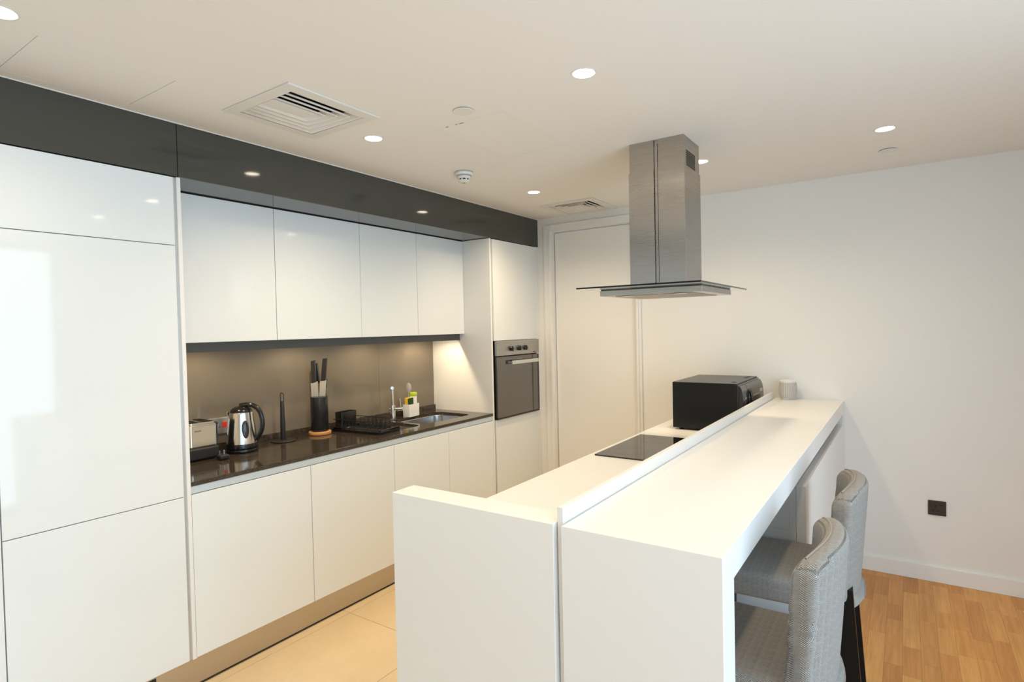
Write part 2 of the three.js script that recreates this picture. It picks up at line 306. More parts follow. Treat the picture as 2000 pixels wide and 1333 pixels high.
HATCHES.forEach(([x0, x1, z0, z1], i) => {
  const t = thing('access_panel', ['flush white ceiling access panel above the tall cabinet', 'flush white ceiling access panel with a scuffed edge'][i], 'access panel', [(x0 + x1) / 2, H, (z0 + z1) / 2], 'ceiling access panels');
  part(t, 'panel', B(x0 + 0.0016, x1 - 0.0016, H, H + 0.012, z0 + 0.0016, z1 - 0.0016, 0.0008), ceilingPaint);
  part(t, 'seat_frame', plate(rect(x0 - 0.01, x1 + 0.01, z0 - 0.01, z1 + 0.01), [rect(x0 + 0.012, x1 - 0.012, z0 + 0.012, z1 - 0.012)], H + 0.0125, H + 0.10), ventWhite);
  if (i) for (const [cx, cz, w, a] of [[0.947, -2.000, 0.030, 0.1], [0.918, -2.000, 0.016, -0.2], [0.868, -1.998, 0.022, 0.05]]) {
    const o = Array.from({ length: 11 }, (_, k) => { const q = k / 11 * 2 * Math.PI, r = 0.75 + 0.25 * Math.sin(k * 2.7 + cx * 40); return [w * r * 0.5 * Math.cos(q), (0.005 * r) * Math.sin(q)]; });
    part(t, 'chipped_paint', plate(o, [], 0, 0.0008).rotateY(a).translate(cx, H - 0.0008, cz), M([0.30, 0.23, 0.14], { roughness: 0.9 }), 'brown chipped paint mark');
  }
});

// ───────────────────────── kitchen wall: bulkhead, units ─────────────────────────
const YF = 2.218, ZT0 = -0.6302;
{
  const t = thing('bulkhead', 'dark grey gloss glass bulkhead running above the white units', 'bulkhead', [-0.28, YF, -1.6]);
  part(t, 'core', B(XW + 0.002, -0.008, YF + 0.007, H - 0.0005, ZB + 0.001, 1.2, 0), ventDark);
  part(t, 'fascia_panel', B(-0.008, 0, YF, H - 0.004, -1.2535, 1.2, 0.0008), darkGlass);
  part(t, 'fascia_panel', B(-0.008, 0, YF, H - 0.004, ZB + 0.001, -1.2565, 0.0008), darkGlass);
  part(t, 'soffit_panel', B(XW + 0.002, -0.0085, YF, YF + 0.0069, ZB + 0.001, 1.2, 0.0008), darkGlass);
  part(t, 'sealant_bead', B(-0.006, 0.003, H - 0.0045, H - 0.0003, ZB + 0.001, 1.2, 0.001), plasticWhite);
}
const door = (t, y0, y1, z0, z1, x = 0, name = 'door', mat = gloss) => part(t, name, B(x - 0.02, x, y0 + 0.0015, y1 - 0.0015, z0 + 0.0016, z1 - 0.0016, 0.0015, 2), mat);
const YD0 = 0.1412, YD1 = 0.855;
function tallUnit(label, z0, z1, cuts) {
  const t = thing('tall_cabinet', label, 'cabinet', [-0.29, 0.14, (z0 + z1) / 2], 'tall cabinets');
  part(t, 'carcass', B(XW + 0.001, -0.0205, 0.14, YF - 0.006, z0 + 0.001, z1 - 0.001, 0), carcass);
  for (let i = 0; i + 1 < cuts.length; i++) door(t, cuts[i], cuts[i + 1] - (i === cuts.length - 2 ? 0.004 : 0), z0, z1);
}
tallUnit('tall white gloss cabinet with three stacked doors beside the worktop', -1.2355, -0.6302, [YD0, 0.852, 1.925, YF]);
tallUnit('tall white gloss cabinet with two stacked doors beyond the three-door one', -0.6302, -0.03, [YD0, 1.925, YF]);
{
  const t = thing('end_panel', 'slim white upright panel between tall cabinet and worktop', 'panel', [-0.29, 0.14, -1.254]);
  part(t, 'board', B(XW + 0.001, 0, 0.14, YF - 0.003, -1.264, -1.2475, 0.001), solidWhite);
  part(t, 'edge_profile', B(-0.06, -0.012, 0.14, YF - 0.003, -1.2473, -1.2357, 0), alu, 'grey metal profile in the gap');
}
const ZJ = [-1.264, -1.8705, -2.4600, -2.9650, -3.4735];
{ // base cabinets
  const L = ['white gloss base cabinet under the toaster and kettle', 'white gloss base cabinet under the knife holder', 'white gloss base cabinet under the dish rack and small sink bowl', 'white gloss base cabinet under the larger sink bowl next to the oven tower'];
  for (let i = 0; i < 4; i++) {
    const t = thing('base_cabinet', L[i], 'cabinet', [-0.29, 0.14, (ZJ[i] + ZJ[i + 1]) / 2], 'base cabinets');
    const top = i < 2 ? 0.852 : 0.66;
    part(t, 'carcass', B(XW + 0.02, -0.0205, 0.14, top, ZJ[i + 1] + 0.001, ZJ[i] - 0.001, 0), carcass);
    if (i > 1) part(t, 'rail', B(-0.04, -0.0205, 0.66, 0.852, ZJ[i + 1] + 0.001, ZJ[i] - 0.001, 0), carcass);
    door(t, YD0, YD1, ZJ[i + 1], ZJ[i]);
  }
}
{ // wall cabinets
  const L = ['white gloss wall cabinet above the toaster and kettle', 'white gloss wall cabinet above the knife holder', 'white gloss wall cabinet above the dish rack', 'white gloss wall cabinet above the larger sink bowl beside the oven tower'];
  for (let i = 0; i < 4; i++) {
    const t = thing('wall_cabinet', L[i], 'cabinet', [-0.42, 1.507, (ZJ[i] + ZJ[i + 1]) / 2], 'wall cabinets');
    part(t, 'carcass', B(XW + 0.001, -0.2745, 1.507, YF - 0.012, ZJ[i + 1] + 0.001, ZJ[i] - 0.001, 0), carcass);
    door(t, 1.5055, YF - 0.0035, ZJ[i + 1], ZJ[i], -0.254);
  }
  const p = thing('pelmet', 'dark grey strip running under the wall cabinets', 'pelmet', [-0.31, 1.459, -2.37]);
  part(p, 'strip', B(-0.318, -0.302, 1.459, 1.5068, ZJ[4] + 0.001, ZJ[0] - 0.001, 0.001), pelmetMat);
}
const PUCKS = [-1.57, -2.16, -2.71, -3.22];
PUCKS.forEach((z, i) => {
  const x = -0.3362, y = 1.507, t = thing('cabinet_light', ['small round light under the wall cabinet above the kettle', 'small round light under the wall cabinet above the knife holder', 'small round light under the wall cabinet above the dish rack', 'small round light under the wall cabinet nearest the oven tower'][i], 'light', [x, y, z], 'lights under the wall cabinets');
  part(t, 'housing', lathe([[0.0165, -0.0005], [0.0165, -0.008], [0.014, -0.010], [0.0132, -0.006]], x, y, z, 28), alu);
  part(t, 'lens', cyl(0.0134, 0.0134, y - 0.0085, y - 0.006, x, z, 24), lampGlow);
  const s = new THREE.SpotLight(LAMP, PUCK * (i === 3 ? 0.5 : 0.34), 0, 1.52, 0.3, 2); s.name = 'cabinet_lamp'; s.position.set(x, y - 0.012, z); s.target.position.set(x, 0, z); s.castShadow = true; s.shadow.radius = 0.2; scene.add(s); scene.add(s.target);
});
{ // oven tower
  const zs = -3.4735, t = thing('oven_cabinet', 'tall white gloss cabinet tower holding the built-in oven', 'cabinet', [-0.29, 0.14, -3.82]);
  part(t, 'side_panel', B(XW + 0.001, 0, 0.14, YF - 0.003, -3.4915, zs, 0.001), solidWhite);
  part(t, 'edge_profile', B(-0.06, -0.012, 0.14, YF - 0.003, -3.507, -3.4917, 0), alu);
  part(t, 'carcass', [B(XW + 0.001, -0.0205, 0.14, 0.835, ZB + 0.001, -3.508, 0), B(XW + 0.001, -0.0205, 1.462, YF - 0.006, ZB + 0.001, -3.508, 0), B(XW + 0.001, XW + 0.02, 0.835, 1.462, ZB + 0.001, -3.508, 0)], carcass);
  door(t, YD0, 0.851, -4.112, -3.510, 0, 'lower_door');
  door(t, 1.448, YF - 0.004, -4.112, -3.510, 0, 'upper_door');
  part(t, 'filler', B(-0.02, -0.002, YD0, YF - 0.003, ZB + 0.001, -4.1135, 0.001), solidWhite);
}
{ // built-in oven
  const z0 = -4.108, z1 = -3.512, t = thing('oven', 'built-in steel oven with dark glass door in the white tower', 'oven', [-0.25, 0.853, -3.81]);
  part(t, 'housing', B(-0.5, 0.0, 0.855, 1.445, z0 + 0.012, z1 - 0.012, 0.001), blackMatt);
  part(t, 'control_panel', B(0.0, 0.022, 1.334, 1.447, z0, z1, 0.002), steel);
  const d = part(t, 'oven_door', B(0.0, 0.020, 0.866, 1.326, z0, z1, 0.002), ovenGlass);
  sub(t, d, 'lower_trim', B(0.0, 0.018, 0.853, 0.864, z0, z1, 0.001), blackGloss);
  const h = sub(t, d, 'handle', [B(0.048, 0.058, 1.264, 1.293, -4.045, -3.665, 0.003, 2)], alu);
  for (const z of [-4.02, -3.69]) sub(t, d, 'handle_post', B(0.0195, 0.050, 1.271, 1.286, z - 0.008, z + 0.008, 0.002), alu);
  for (const z of [-3.693, -3.800, -3.889]) {
    const k = part(t, 'knob', [cyl(0.020, 0.018, 0, 0.022, 0, 0, 28).rotateZ(-Math.PI / 2).translate(0.022, 1.385, z), B(0.040, 0.049, 1.366, 1.404, z - 0.006, z + 0.006, 0.002)], blackGloss);
    sub(t, k, 'pointer', B(0.0488, 0.0496, 1.392, 1.403, z - 0.001, z + 0.001, 0), plasticWhite);
    part(t, 'dial_mark', B(0.0219, 0.0224, 1.413, 1.419, z - 0.003, z + 0.003, 0), blackMatt);
  }
  part(t, 'badge', B(0.0219, 0.0224, 1.344, 1.349, -4.055, -4.015, 0), blackMatt);
}
{ // plinth, handle rail
  const p = thing('plinth', 'brushed metal kickboard along the foot of the kitchen units', 'plinth', [-0.05, 0, -2.1]);
  part(p, 'board', B(-0.056, -0.040, 0.0068, 0.1385, ZB + 0.02, 1.2, 0.001), plinthSteel);
  part(p, 'floor_seal', B(-0.054, -0.037, 0.0005, 0.0066, ZB + 0.02, 1.2, 0.001), blackMatt);
  part(p, 'vent_grille', [0, 1, 2, 3].map((k) => B(-0.0402, -0.0375, 0.03 + k * 0.024, 0.044 + k * 0.024, -1.115, -0.72, 0.001)), blackMatt, 'black ventilation slots');
  const r = thing('handle_rail', 'satin aluminium rail under the front of the dark worktop', 'rail', [-0.02, 0.855, -2.37]);
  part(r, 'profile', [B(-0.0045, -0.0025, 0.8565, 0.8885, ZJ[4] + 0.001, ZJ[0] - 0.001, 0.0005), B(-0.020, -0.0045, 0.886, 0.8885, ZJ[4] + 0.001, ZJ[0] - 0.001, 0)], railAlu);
}
// worktop with two bowls cut out
const BOWLS = [[-0.435, -0.115, -2.835, -2.615], [-0.455, -0.115, -3.365, -2.865]];
{
  const t = thing('worktop', 'dark brown polished stone worktop along the kitchen wall', 'worktop', [-0.29, 0.889, -2.37]);
  const z0 = ZJ[4] + 0.0005, z1 = ZJ[0] - 0.0005;
  const g = plate(rect(XW + 0.001, 0.0, z0, z1), BOWLS.map(([a, b, c, d]) => rrect(a, b, c, d, 0.06, 8)), 0.889, YW, 0.0012);
  part(t, 'slab', g, quartz);
  const u = thing('upstand', 'low dark stone upstand at the back of the worktop', 'upstand', [-0.58, YW, -2.37]);
  part(u, 'strip', B(XW + 0.007, XW + 0.021, YW, 0.9465, z0, z1, 0.001), quartz);
  const s = thing('splashback', 'taupe gloss glass splashback panels under the wall cabinets', 'splashback', [XW, 0.9, -2.37]);
  part(s, 'glass_panel', B(XW + 0.0005, XW + 0.0065, YW, 1.5065, -2.8925, z1, 0.0006), taupeGlass);
  part(s, 'glass_panel', B(XW + 0.0005, XW + 0.0065, YW, 1.5065, z0, -2.894, 0.0006), taupeGlass);
}
{ // sink
  const t = thing('sink', 'stainless steel double-bowl sink set under the dark worktop', 'sink', [-0.28, 0.889, -2.98]);
  for (const [a, b, c, d] of BOWLS) {
    const dep = d - c > 0.4 ? 0.19 : 0.15, r = 0.06, e = 0.012;
    const bowl = part(t, 'bowl', loft([[rrect(a - e, b + e, c - e, d + e, r + e, 8), 0.8888], [rrect(a - 0.002, b + 0.002, c - 0.002, d + 0.002, r, 8), 0.8885], [rrect(a, b, c, d, r, 8), 0.882], [rrect(a + 0.012, b - 0.012, c + 0.012, d - 0.012, r - 0.008, 8), 0.889 - dep + 0.03], [rrect(a + 0.025, b - 0.025, c + 0.025, d - 0.025, r - 0.015, 8), 0.889 - dep + 0.006], [rrect(a + 0.05, b - 0.05, c + 0.05, d - 0.05, r - 0.03, 8), 0.889 - dep]], true), sinkSteel);
    sub(t, bowl, 'drain', lathe([[0, 0.003], [0.03, 0.003], [0.038, 0.004], [0.042, 0.001]], (a + b) / 2, 0.889 - dep, (c + d) / 2, 28), chrome);
  }
}
{ // tap
  const x = -0.475, z = -2.915, t = thing('tap', 'slim chrome kitchen tap behind the sink bowls', 'tap', [x, YW, z]);
  part(t, 'body', lathe([[0, 0], [0.026, 0], [0.026, 0.006], [0.0185, 0.010], [0.0185, 0.100], [0.012, 0.106], [0, 0.106]], x, YW, z), chrome);
  part(t, 'spout', tube([[x, YW + 0.1, z], [x, YW + 0.18, z], [x, YW + 0.222, z + 0.001], [x + 0.012, YW + 0.240, z + 0.0115], [x + 0.05, YW + 0.243, z + 0.048], [x + 0.115, YW + 0.241, z + 0.110]], 0.0105, 40, 14), chrome);
  part(t, 'aerator', rod([x + 0.110, YW + 0.2412, z + 0.1052], [x + 0.1165, YW + 0.2409, z + 0.1115], 0.0112, 18), chrome);
  const rx = 0.826, rz = -0.563;
  const a = part(t, 'mixer_arm', rod([x - 0.02 * rx, YW + 0.077, z - 0.02 * rz], [x + 0.072 * rx, YW + 0.077, z + 0.072 * rz], 0.0135, 18), chrome);
  sub(t, a, 'lever', rod([x + 0.058 * rx, YW + 0.085, z + 0.058 * rz], [x + 0.052 * rx, YW + 0.150, z + 0.052 * rz], 0.004, 10), chrome);
}

// ───────────────────────── things on the worktop ─────────────────────────
{ // toaster
  const x0 = -0.555, x1 = -0.385, z0 = -1.602, z1 = -1.452, t = thing('toaster', 'steel and black toaster by the tall cabinet edge', 'toaster', [-0.47, YW, -1.527]);
  part(t, 'base', B(x0 - 0.002, x1 + 0.004, YW + 0.004, YW + 0.066, z0 - 0.004, z1 + 0.004, 0.012, 3), blackMatt);
  for (const x of [x0 + 0.02, x1 - 0.02]) for (const z of [z0 + 0.02, z1 - 0.02]) part(t, 'foot', cyl(0.007, 0.008, YW, YW + 0.006, x, z, 12), blackMatt);
  part(t, 'shell', B(x0 + 0.012, x1, YW + 0.060, YW + 0.186, z0 + 0.006, z1 - 0.004, 0.014, 3), kettleSteel);
  part(t, 'end_cap', B(x0 + 0.010, x1 - 0.012, YW + 0.055, YW + 0.188, z0 - 0.004, z0 + 0.012, 0.008, 2), blackMatt);
  const top = part(t, 'top', plate(rrect(x0 + 0.018, x1 - 0.006, z0 + 0.010, z1 - 0.010, 0.012), [rect(x0 + 0.035, x1 - 0.025, z0 + 0.045, z0 + 0.067), rect(x0 + 0.035, x1 - 0.025, z1 - 0.067, z1 - 0.045)], YW + 0.182, YW + 0.192, 0.001), kettleSteel);
  for (const z of [z0 + 0.034, z1 - 0.046]) sub(t, top, 'slot_rim', plate(rect(x0 + 0.03, x1 - 0.02, z - 0.012 + 0.002, z + 0.022), [rect(x0 + 0.035, x1 - 0.025, z - 0.007 + 0.002, z + 0.017)], YW + 0.190, YW + 0.195), blackMatt);
  part(t, 'lever', B(x0 + 0.075, x0 + 0.105, YW + 0.165, YW + 0.173, z0 - 0.022, z0, 0.003), blackMatt);
  const font = await new FontLoader().loadAsync('fonts/droid/droid_sans_bold.typeface.json');
  const txt = new TextGeometry('PHILIPS', { font, size: 0.0066, depth: 0.0006, curveSegments: 2 }); txt.rotateY(Math.PI / 2); txt.translate(x1 - 0.0001, YW + 0.148, z1 - 0.028);
  part(t, 'lettering', txt, blackMatt);
}
{ // kettle
  const x = -0.425, z = -1.752, y = YW, rx = 0.826, rz = -0.563, t = thing('kettle', 'brushed steel cordless kettle with black handle and base', 'kettle', [x, y, z]);
  part(t, 'power_base', lathe([[0, 0.001], [0.078, 0.001], [0.080, 0.006], [0.080, 0.016], [0.076, 0.020], [0, 0.020]], x, y, z), blackGloss);
  part(t, 'lower_collar', lathe([[0, 0.021], [0.079, 0.021], [0.080, 0.026], [0.0785, 0.046], [0.077, 0.048]], x, y, z), blackGloss);
  part(t, 'body', lathe([[0.0772, 0.047], [0.0765, 0.060], [0.072, 0.110], [0.066, 0.160], [0.0605, 0.200], [0.0595, 0.212], [0.0575, 0.214], [0.0, 0.214]], x, y, z, 64), kettleSteel);
  // spout lip
  { const g = new THREE.ConeGeometry(0.028, 0.07, 24, 1, true, -Math.PI / 2, Math.PI); const p = g.attributes.position; for (let i = 0; i < p.count; i++) { const yy = p.getY(i); p.setXYZ(i, p.getX(i) * 0.9, yy, p.getZ(i) * 1.0); } g.rotateX(Math.PI); g.computeVertexNormals();
    g.rotateY(Math.atan2(-rx, -rz) + Math.PI); g.translate(x - rx * 0.052, y + 0.178, z - rz * 0.052); part(t, 'spout', g, new THREE.MeshPhysicalMaterial({ color: kettleSteel.color, metalness: 1, roughness: 0.16, side: THREE.DoubleSide })); }
  part(t, 'lid', lathe([[0.056, 0.2135], [0.055, 0.222], [0.046, 0.234], [0.028, 0.243], [0.0, 0.246]], x, y, z), blackGloss);
  // handle: flattened strap bowed out
  const P = (l, h) => [x + rx * l, y + h, z + rz * l];
  part(t, 'handle', tube([P(-0.005, 0.247), P(0.030, 0.252), P(0.070, 0.245), P(0.100, 0.215), P(0.113, 0.165), P(0.108, 0.115), P(0.090, 0.080), P(0.076, 0.064)], 0.0125, 48, 14), blackGloss);
  // water window: oval gauge on the side toward the room, wrapped on the body
  { const g = new THREE.SphereGeometry(1, 24, 16); g.scale(0.0185, 0.052, 0.007); const a = Math.atan2(0.83, 0.2) - 0.16; g.rotateX(-0.13); g.rotateY(Math.atan2(1.1, 0.3)); g.translate(x + 0.0665 * Math.sin(Math.atan2(1.1, 0.3)), y + 0.128, z + 0.0665 * Math.cos(Math.atan2(1.1, 0.3))); part(t, 'water_gauge', g, M([0.03, 0.03, 0.034], { roughness: 0.12 })); }
}
{ // plug lying pins-up, with its lead
  const x = -0.318, z = -1.585, t = thing('plug', 'black three-pin plug lying pins up beside the toaster', 'plug', [x, YW, z]);
  part(t, 'plug_body', B(x - 0.023, x + 0.023, YW + 0.0005, YW + 0.026, z - 0.024, z + 0.024, 0.009, 3), blackMatt);
  for (const [dx, dz, w, d, h] of [[0.012, 0, 0.004, 0.008, 0.023], [-0.010, -0.011, 0.0065, 0.004, 0.018], [-0.010, 0.011, 0.0065, 0.004, 0.018]]) part(t, 'pin', B(x + dx - w / 2, x + dx + w / 2, YW + 0.0255, YW + 0.026 + h, z + dz - d / 2, z + dz + d / 2, 0.001), chrome);
  part(t, 'lead', tube([[x - 0.02, YW + 0.012, z - 0.004], [x - 0.05, YW + 0.008, z - 0.035], [x - 0.11, YW + 0.0045, z - 0.052], [x - 0.19, YW + 0.0045, z - 0.052], [x - 0.235, YW + 0.006, z - 0.03]], 0.0036, 32, 8), blackMatt);
}
{ // switched socket on the splashback
  const X = XW + 0.0066, z0 = -1.772, z1 = -1.632, t = thing('switched_socket', 'metal switched power socket with red rocker on the splashback', 'socket', [X, 0.995, -1.70]);
  part(t, 'plate', B(X, X + 0.008, 0.995, 1.085, z0, z1, 0.002), alu);
  part(t, 'rocker', B(X + 0.0078, X + 0.013, 1.028, 1.060, -1.752, -1.730, 0.002), M([0.75, 0.035, 0.02], { roughness: 0.3 }), 'red rocker switch');
  part(t, 'rocker', B(X + 0.0078, X + 0.013, 1.028, 1.060, -1.672, -1.650, 0.002), plasticWhite);
  for (const [y, dz, w, h] of [[1.058, 0, 0.004, 0.008], [1.034, -0.011, 0.007, 0.004], [1.034, 0.011, 0.007, 0.004]]) part(t, 'socket_hole_shade', B(X + 0.0075, X + 0.0083, y - h / 2, y + h / 2, -1.702 + dz - w / 2, -1.702 + dz + w / 2, 0), shadowBlack);  // thin black slips on the plate, painted shade of the pin holes
}
{ // kitchen roll holder
  const x = -0.475, z = -2.035, t = thing('paper_towel_holder', 'empty black upright kitchen roll holder', 'roll holder', [x, YW, z]);
  part(t, 'base', lathe([[0, 0.0005], [0.068, 0.0005], [0.070, 0.004], [0.068, 0.008], [0.02, 0.011], [0, 0.011]], x, YW, z), blackMatt);
  part(t, 'post', lathe([[0.0, 0.010], [0.0145, 0.010], [0.0140, 0.10], [0.0112, 0.235], [0.0, 0.237]], x, YW, z, 24), blackMatt);
  { const rx = 0.826, rz = -0.563, P = (l, h) => [x + rx * l, YW + h, z + rz * l]; part(t, 'loop', tube([P(-0.0088, 0.233), P(-0.0092, 0.262), P(-0.0085, 0.276), P(0, 0.285), P(0.0085, 0.276), P(0.0092, 0.262), P(0.0088, 0.233)], 0.0027, 30, 8), blackMatt); }
}
{ // knife holder
  const x = -0.470, z = -2.290, t = thing('knife_holder', 'round black knife holder on a cork-coloured wooden foot', 'knife holder', [x, YW, z]);
  part(t, 'foot', lathe([[0, 0.0005], [0.064, 0.0005], [0.067, 0.004], [0.067, 0.017], [0.064, 0.021], [0.05, 0.021]], x, YW, z), cork, 'light wooden foot ring');
  part(t, 'sleeve', lathe([[0, 0.019], [0.0525, 0.019], [0.0525, 0.232], [0.0505, 0.234], [0.049, 0.232], [0.049, 0.03], [0, 0.03]], x, YW, z, 48), M([0.016, 0.017, 0.019], { roughness: 0.14 }));
  // knives: [lateral offset, depth offset, lean, handle bottom, handle length, blade width, label]
  const rx = 0.826, rz = -0.563, fx = 0.563, fz = 0.826;
  const blade = M([0.80, 0.78, 0.74], { metalness: 1, roughness: 0.28 });
  const K = [[-0.020, 0.014, -0.02, 0.325, 0.135, 0.044, 'chef knife with wide steel blade and black handle at the left of the holder'], [0.004, -0.014, -0.10, 0.320, 0.122, 0.030, 'knife with black handle leaning behind the wide-bladed ones'], [0.020, 0.006, 0.10, 0.335, 0.138, 0.038, 'knife with wide steel blade and black handle leaning right'], [0.032, -0.022, 0.06, 0.285, 0.055, 0.016, 'short paring knife with dark handle low at the right of the holder']];
  for (const [l, d, lean, hb, hl, bw, label] of K) {
    const k = thing('knife', label, 'knife', [x + rx * l + fx * d, YW + 0.215, z + rz * l + fz * d], 'knives in the holder');
    k.rotation.set(0, Math.atan2(-rz, rx), 0); const h0 = hb - 0.215;
    const put = (name, g) => { g.rotateZ(-lean); return g; };
    const s = new THREE.Shape(); s.moveTo(-bw / 2, -0.16); s.lineTo(bw / 2, -0.12); s.lineTo(bw / 2, h0 + 0.006); s.lineTo(-bw / 2, h0 - 0.004); s.closePath();
    k.add(mesh('blade', put('b', new THREE.ExtrudeGeometry(s, { depth: 0.0022, bevelEnabled: false }).translate(0, 0, -0.0011)), blade));
    const hw = Math.min(bw * 0.62, 0.024), hs = new THREE.Shape(); hs.moveTo(-hw / 2, h0 - 0.003); hs.lineTo(hw / 2, h0 + 0.003); hs.lineTo(hw / 2 * 1.05, h0 + hl * 0.5); hs.lineTo(hw / 2, h0 + hl); hs.lineTo(-hw / 2 * 0.9, h0 + hl - 0.004); hs.lineTo(-hw / 2 * 1.02, h0 + hl * 0.5); hs.closePath();
    k.add(mesh('handle', put('h', new THREE.ExtrudeGeometry(hs, { depth: 0.012, bevelEnabled: true, bevelThickness: 0.003, bevelSize: 0.002, bevelSegments: 2 }).translate(0, 0, -0.006)), blackGloss));
  }
}
{ // dish rack on its tray
  const cx = -0.300, cz = -2.512, hx = 0.205, hz = 0.10, t = thing('dish_rack', 'black wire dish rack on a tray with a cutlery box', 'dish rack', [cx, YW, cz]); t.rotation.y = 0.10;
  const add = (name, g) => { const m = Array.isArray(g) ? merge(g) : g; return mesh(name, m, name === 'cutlery_box' || name === 'drip_tray' ? blackGloss : blackWire, t); };
  add('drip_tray', [plate(rrect(-hx, hx, -hz, hz, 0.025), [], 0.0005, 0.005, 0.001), loft([[rrect(-hx, hx, -hz, hz, 0.025), 0.004], [rrect(-hx - 0.004, hx + 0.004, -hz - 0.004, hz + 0.004, 0.027), 0.018], [rrect(-hx - 0.001, hx + 0.001, -hz - 0.001, hz + 0.001, 0.025), 0.018], [rrect(-hx + 0.003, hx - 0.003, -hz + 0.003, hz - 0.003, 0.023), 0.005]])]);
  const x0 = -hx + 0.02, x1 = hx - 0.015, z0 = -hz + 0.012, z1 = hz - 0.012, y0 = 0.024, y1 = 0.075;
  for (const y of [y0, y1]) add('rim_wire', tube(rrect(x0, x1, z0, z1, 0.02, 4).map(([a, b]) => [a, y, b]), 0.0026, 80, 8, true));
  for (let i = 0; i <= 9; i++) { const x = x0 + 0.1 + (x1 - x0 - 0.115) * i / 9; add('cross_wire', tube([[x, y1, z0], [x, y0 + 0.004, z0 + 0.001], [x, y0, z0 + 0.008], [x, y0, z1 - 0.008], [x, y0 + 0.004, z1 - 0.001], [x, y1, z1]], 0.0017, 26, 6)); }
  for (let i = 0; i < 8; i++) { const x = x0 + 0.11 + (x1 - x0 - 0.13) * i / 7; for (const z of [z0 + 0.055, z0 + 0.10]) add('plate_prong', tube([[x - 0.006, y0, z], [x - 0.004, y0 + 0.05, z], [x, y0 + 0.056, z], [x + 0.004, y0 + 0.05, z], [x + 0.006, y0, z]], 0.0016, 18, 6)); }
  for (const [x, z] of [[x0 + 0.03, z0 + 0.03], [x1 - 0.03, z0 + 0.03], [x0 + 0.03, z1 - 0.03], [x1 - 0.03, z1 - 0.03]]) add('foot', cyl(0.005, 0.005, 0.005, y0, x, z, 10));
  add('cutlery_box', [loft([[rrect(x0 + 0.002, x0 + 0.060, z0 + 0.040, z1 - 0.004, 0.010), 0.026], [rrect(x0, x0 + 0.063, z0 + 0.038, z1 - 0.002, 0.010), 0.120], [rrect(x0 + 0.003, x0 + 0.060, z0 + 0.041, z1 - 0.005, 0.008), 0.120], [rrect(x0 + 0.005, x0 + 0.057, z0 + 0.043, z1 - 0.007, 0.008), 0.032]], true), plate(rrect(x0 + 0.002, x0 + 0.060, z0 + 0.040, z1 - 0.004, 0.010), [], 0.0255, 0.028)]);
}
{ // sink caddy, sponge, brush
  const x = -0.480, z = -3.105, t = thing('sink_caddy', 'white sink caddy with a lime green bottle top', 'caddy', [x, YW, z]); t.rotation.y = 0.15;
  const lime = M([0.42, 0.56, 0.02], { roughness: 0.35 });
  mesh('tray', merge([loft([[rrect(-0.034, 0.034, -0.062, 0.062, 0.012), 0.0005], [rrect(-0.035, 0.035, -0.063, 0.063, 0.012), 0.092], [rrect(-0.032, 0.032, -0.060, 0.060, 0.010), 0.092], [rrect(-0.031, 0.031, -0.059, 0.059, 0.010), 0.02]], true)]), plasticWhite, t);
  mesh('bottle', lathe([[0, 0.02], [0.026, 0.02], [0.0275, 0.03], [0.0275, 0.142], [0.025, 0.148]], 0.0, 0, -0.028, 36), plasticWhite, t);
  const cap = mesh('pump_top', lathe([[0.026, 0.146], [0.029, 0.149], [0.030, 0.168], [0.027, 0.173], [0, 0.174]], 0.0, 0, -0.028, 36), lime, t); cap.userData.label = 'lime green pump top';
  const s = thing('sponge', 'yellow sponge with a dark green scouring side in the caddy', 'sponge', [x - 0.0 + 0.0, YW + 0.022, z]); s.rotation.y = 0.15;
  mesh('foam', B(-0.016, 0.012, 0.0, 0.116, 0.000, 0.056, 0.003, 2), M([0.80, 0.50, 0.02], { roughness: 0.95 }), s).userData.label = 'yellow foam';
  mesh('scourer', B(0.0122, 0.022, 0.001, 0.115, 0.000, 0.056, 0.002, 1), M([0.012, 0.06, 0.012], { roughness: 1 }), s).userData.label = 'dark green scouring pad';
  const b = thing('serving_spoon', 'grey spoon standing upright in the sink caddy', 'spoon', [x - 0.0245, YW + 0.022, z + 0.014]); b.rotation.y = Math.atan2(0.563, 0.826);
  const grey = M([0.36, 0.34, 0.34], { roughness: 0.45 });
  mesh('handle', rod([0.004, 0, 0], [0.012, 0.150, 0], 0.0042, 10), grey, b);
  { const g = new THREE.SphereGeometry(1, 24, 18); g.scale(0.021, 0.038, 0.006); const p = g.attributes.position; for (let i = 0; i < p.count; i++) { const k = 1 - (p.getX(i) / 0.021) ** 2 * 0.8; p.setZ(i, p.getZ(i) + 0.008 * k); } g.computeVertexNormals(); g.translate(0.012, 0.186, -0.006); mesh('bowl', g, grey, b); }
}

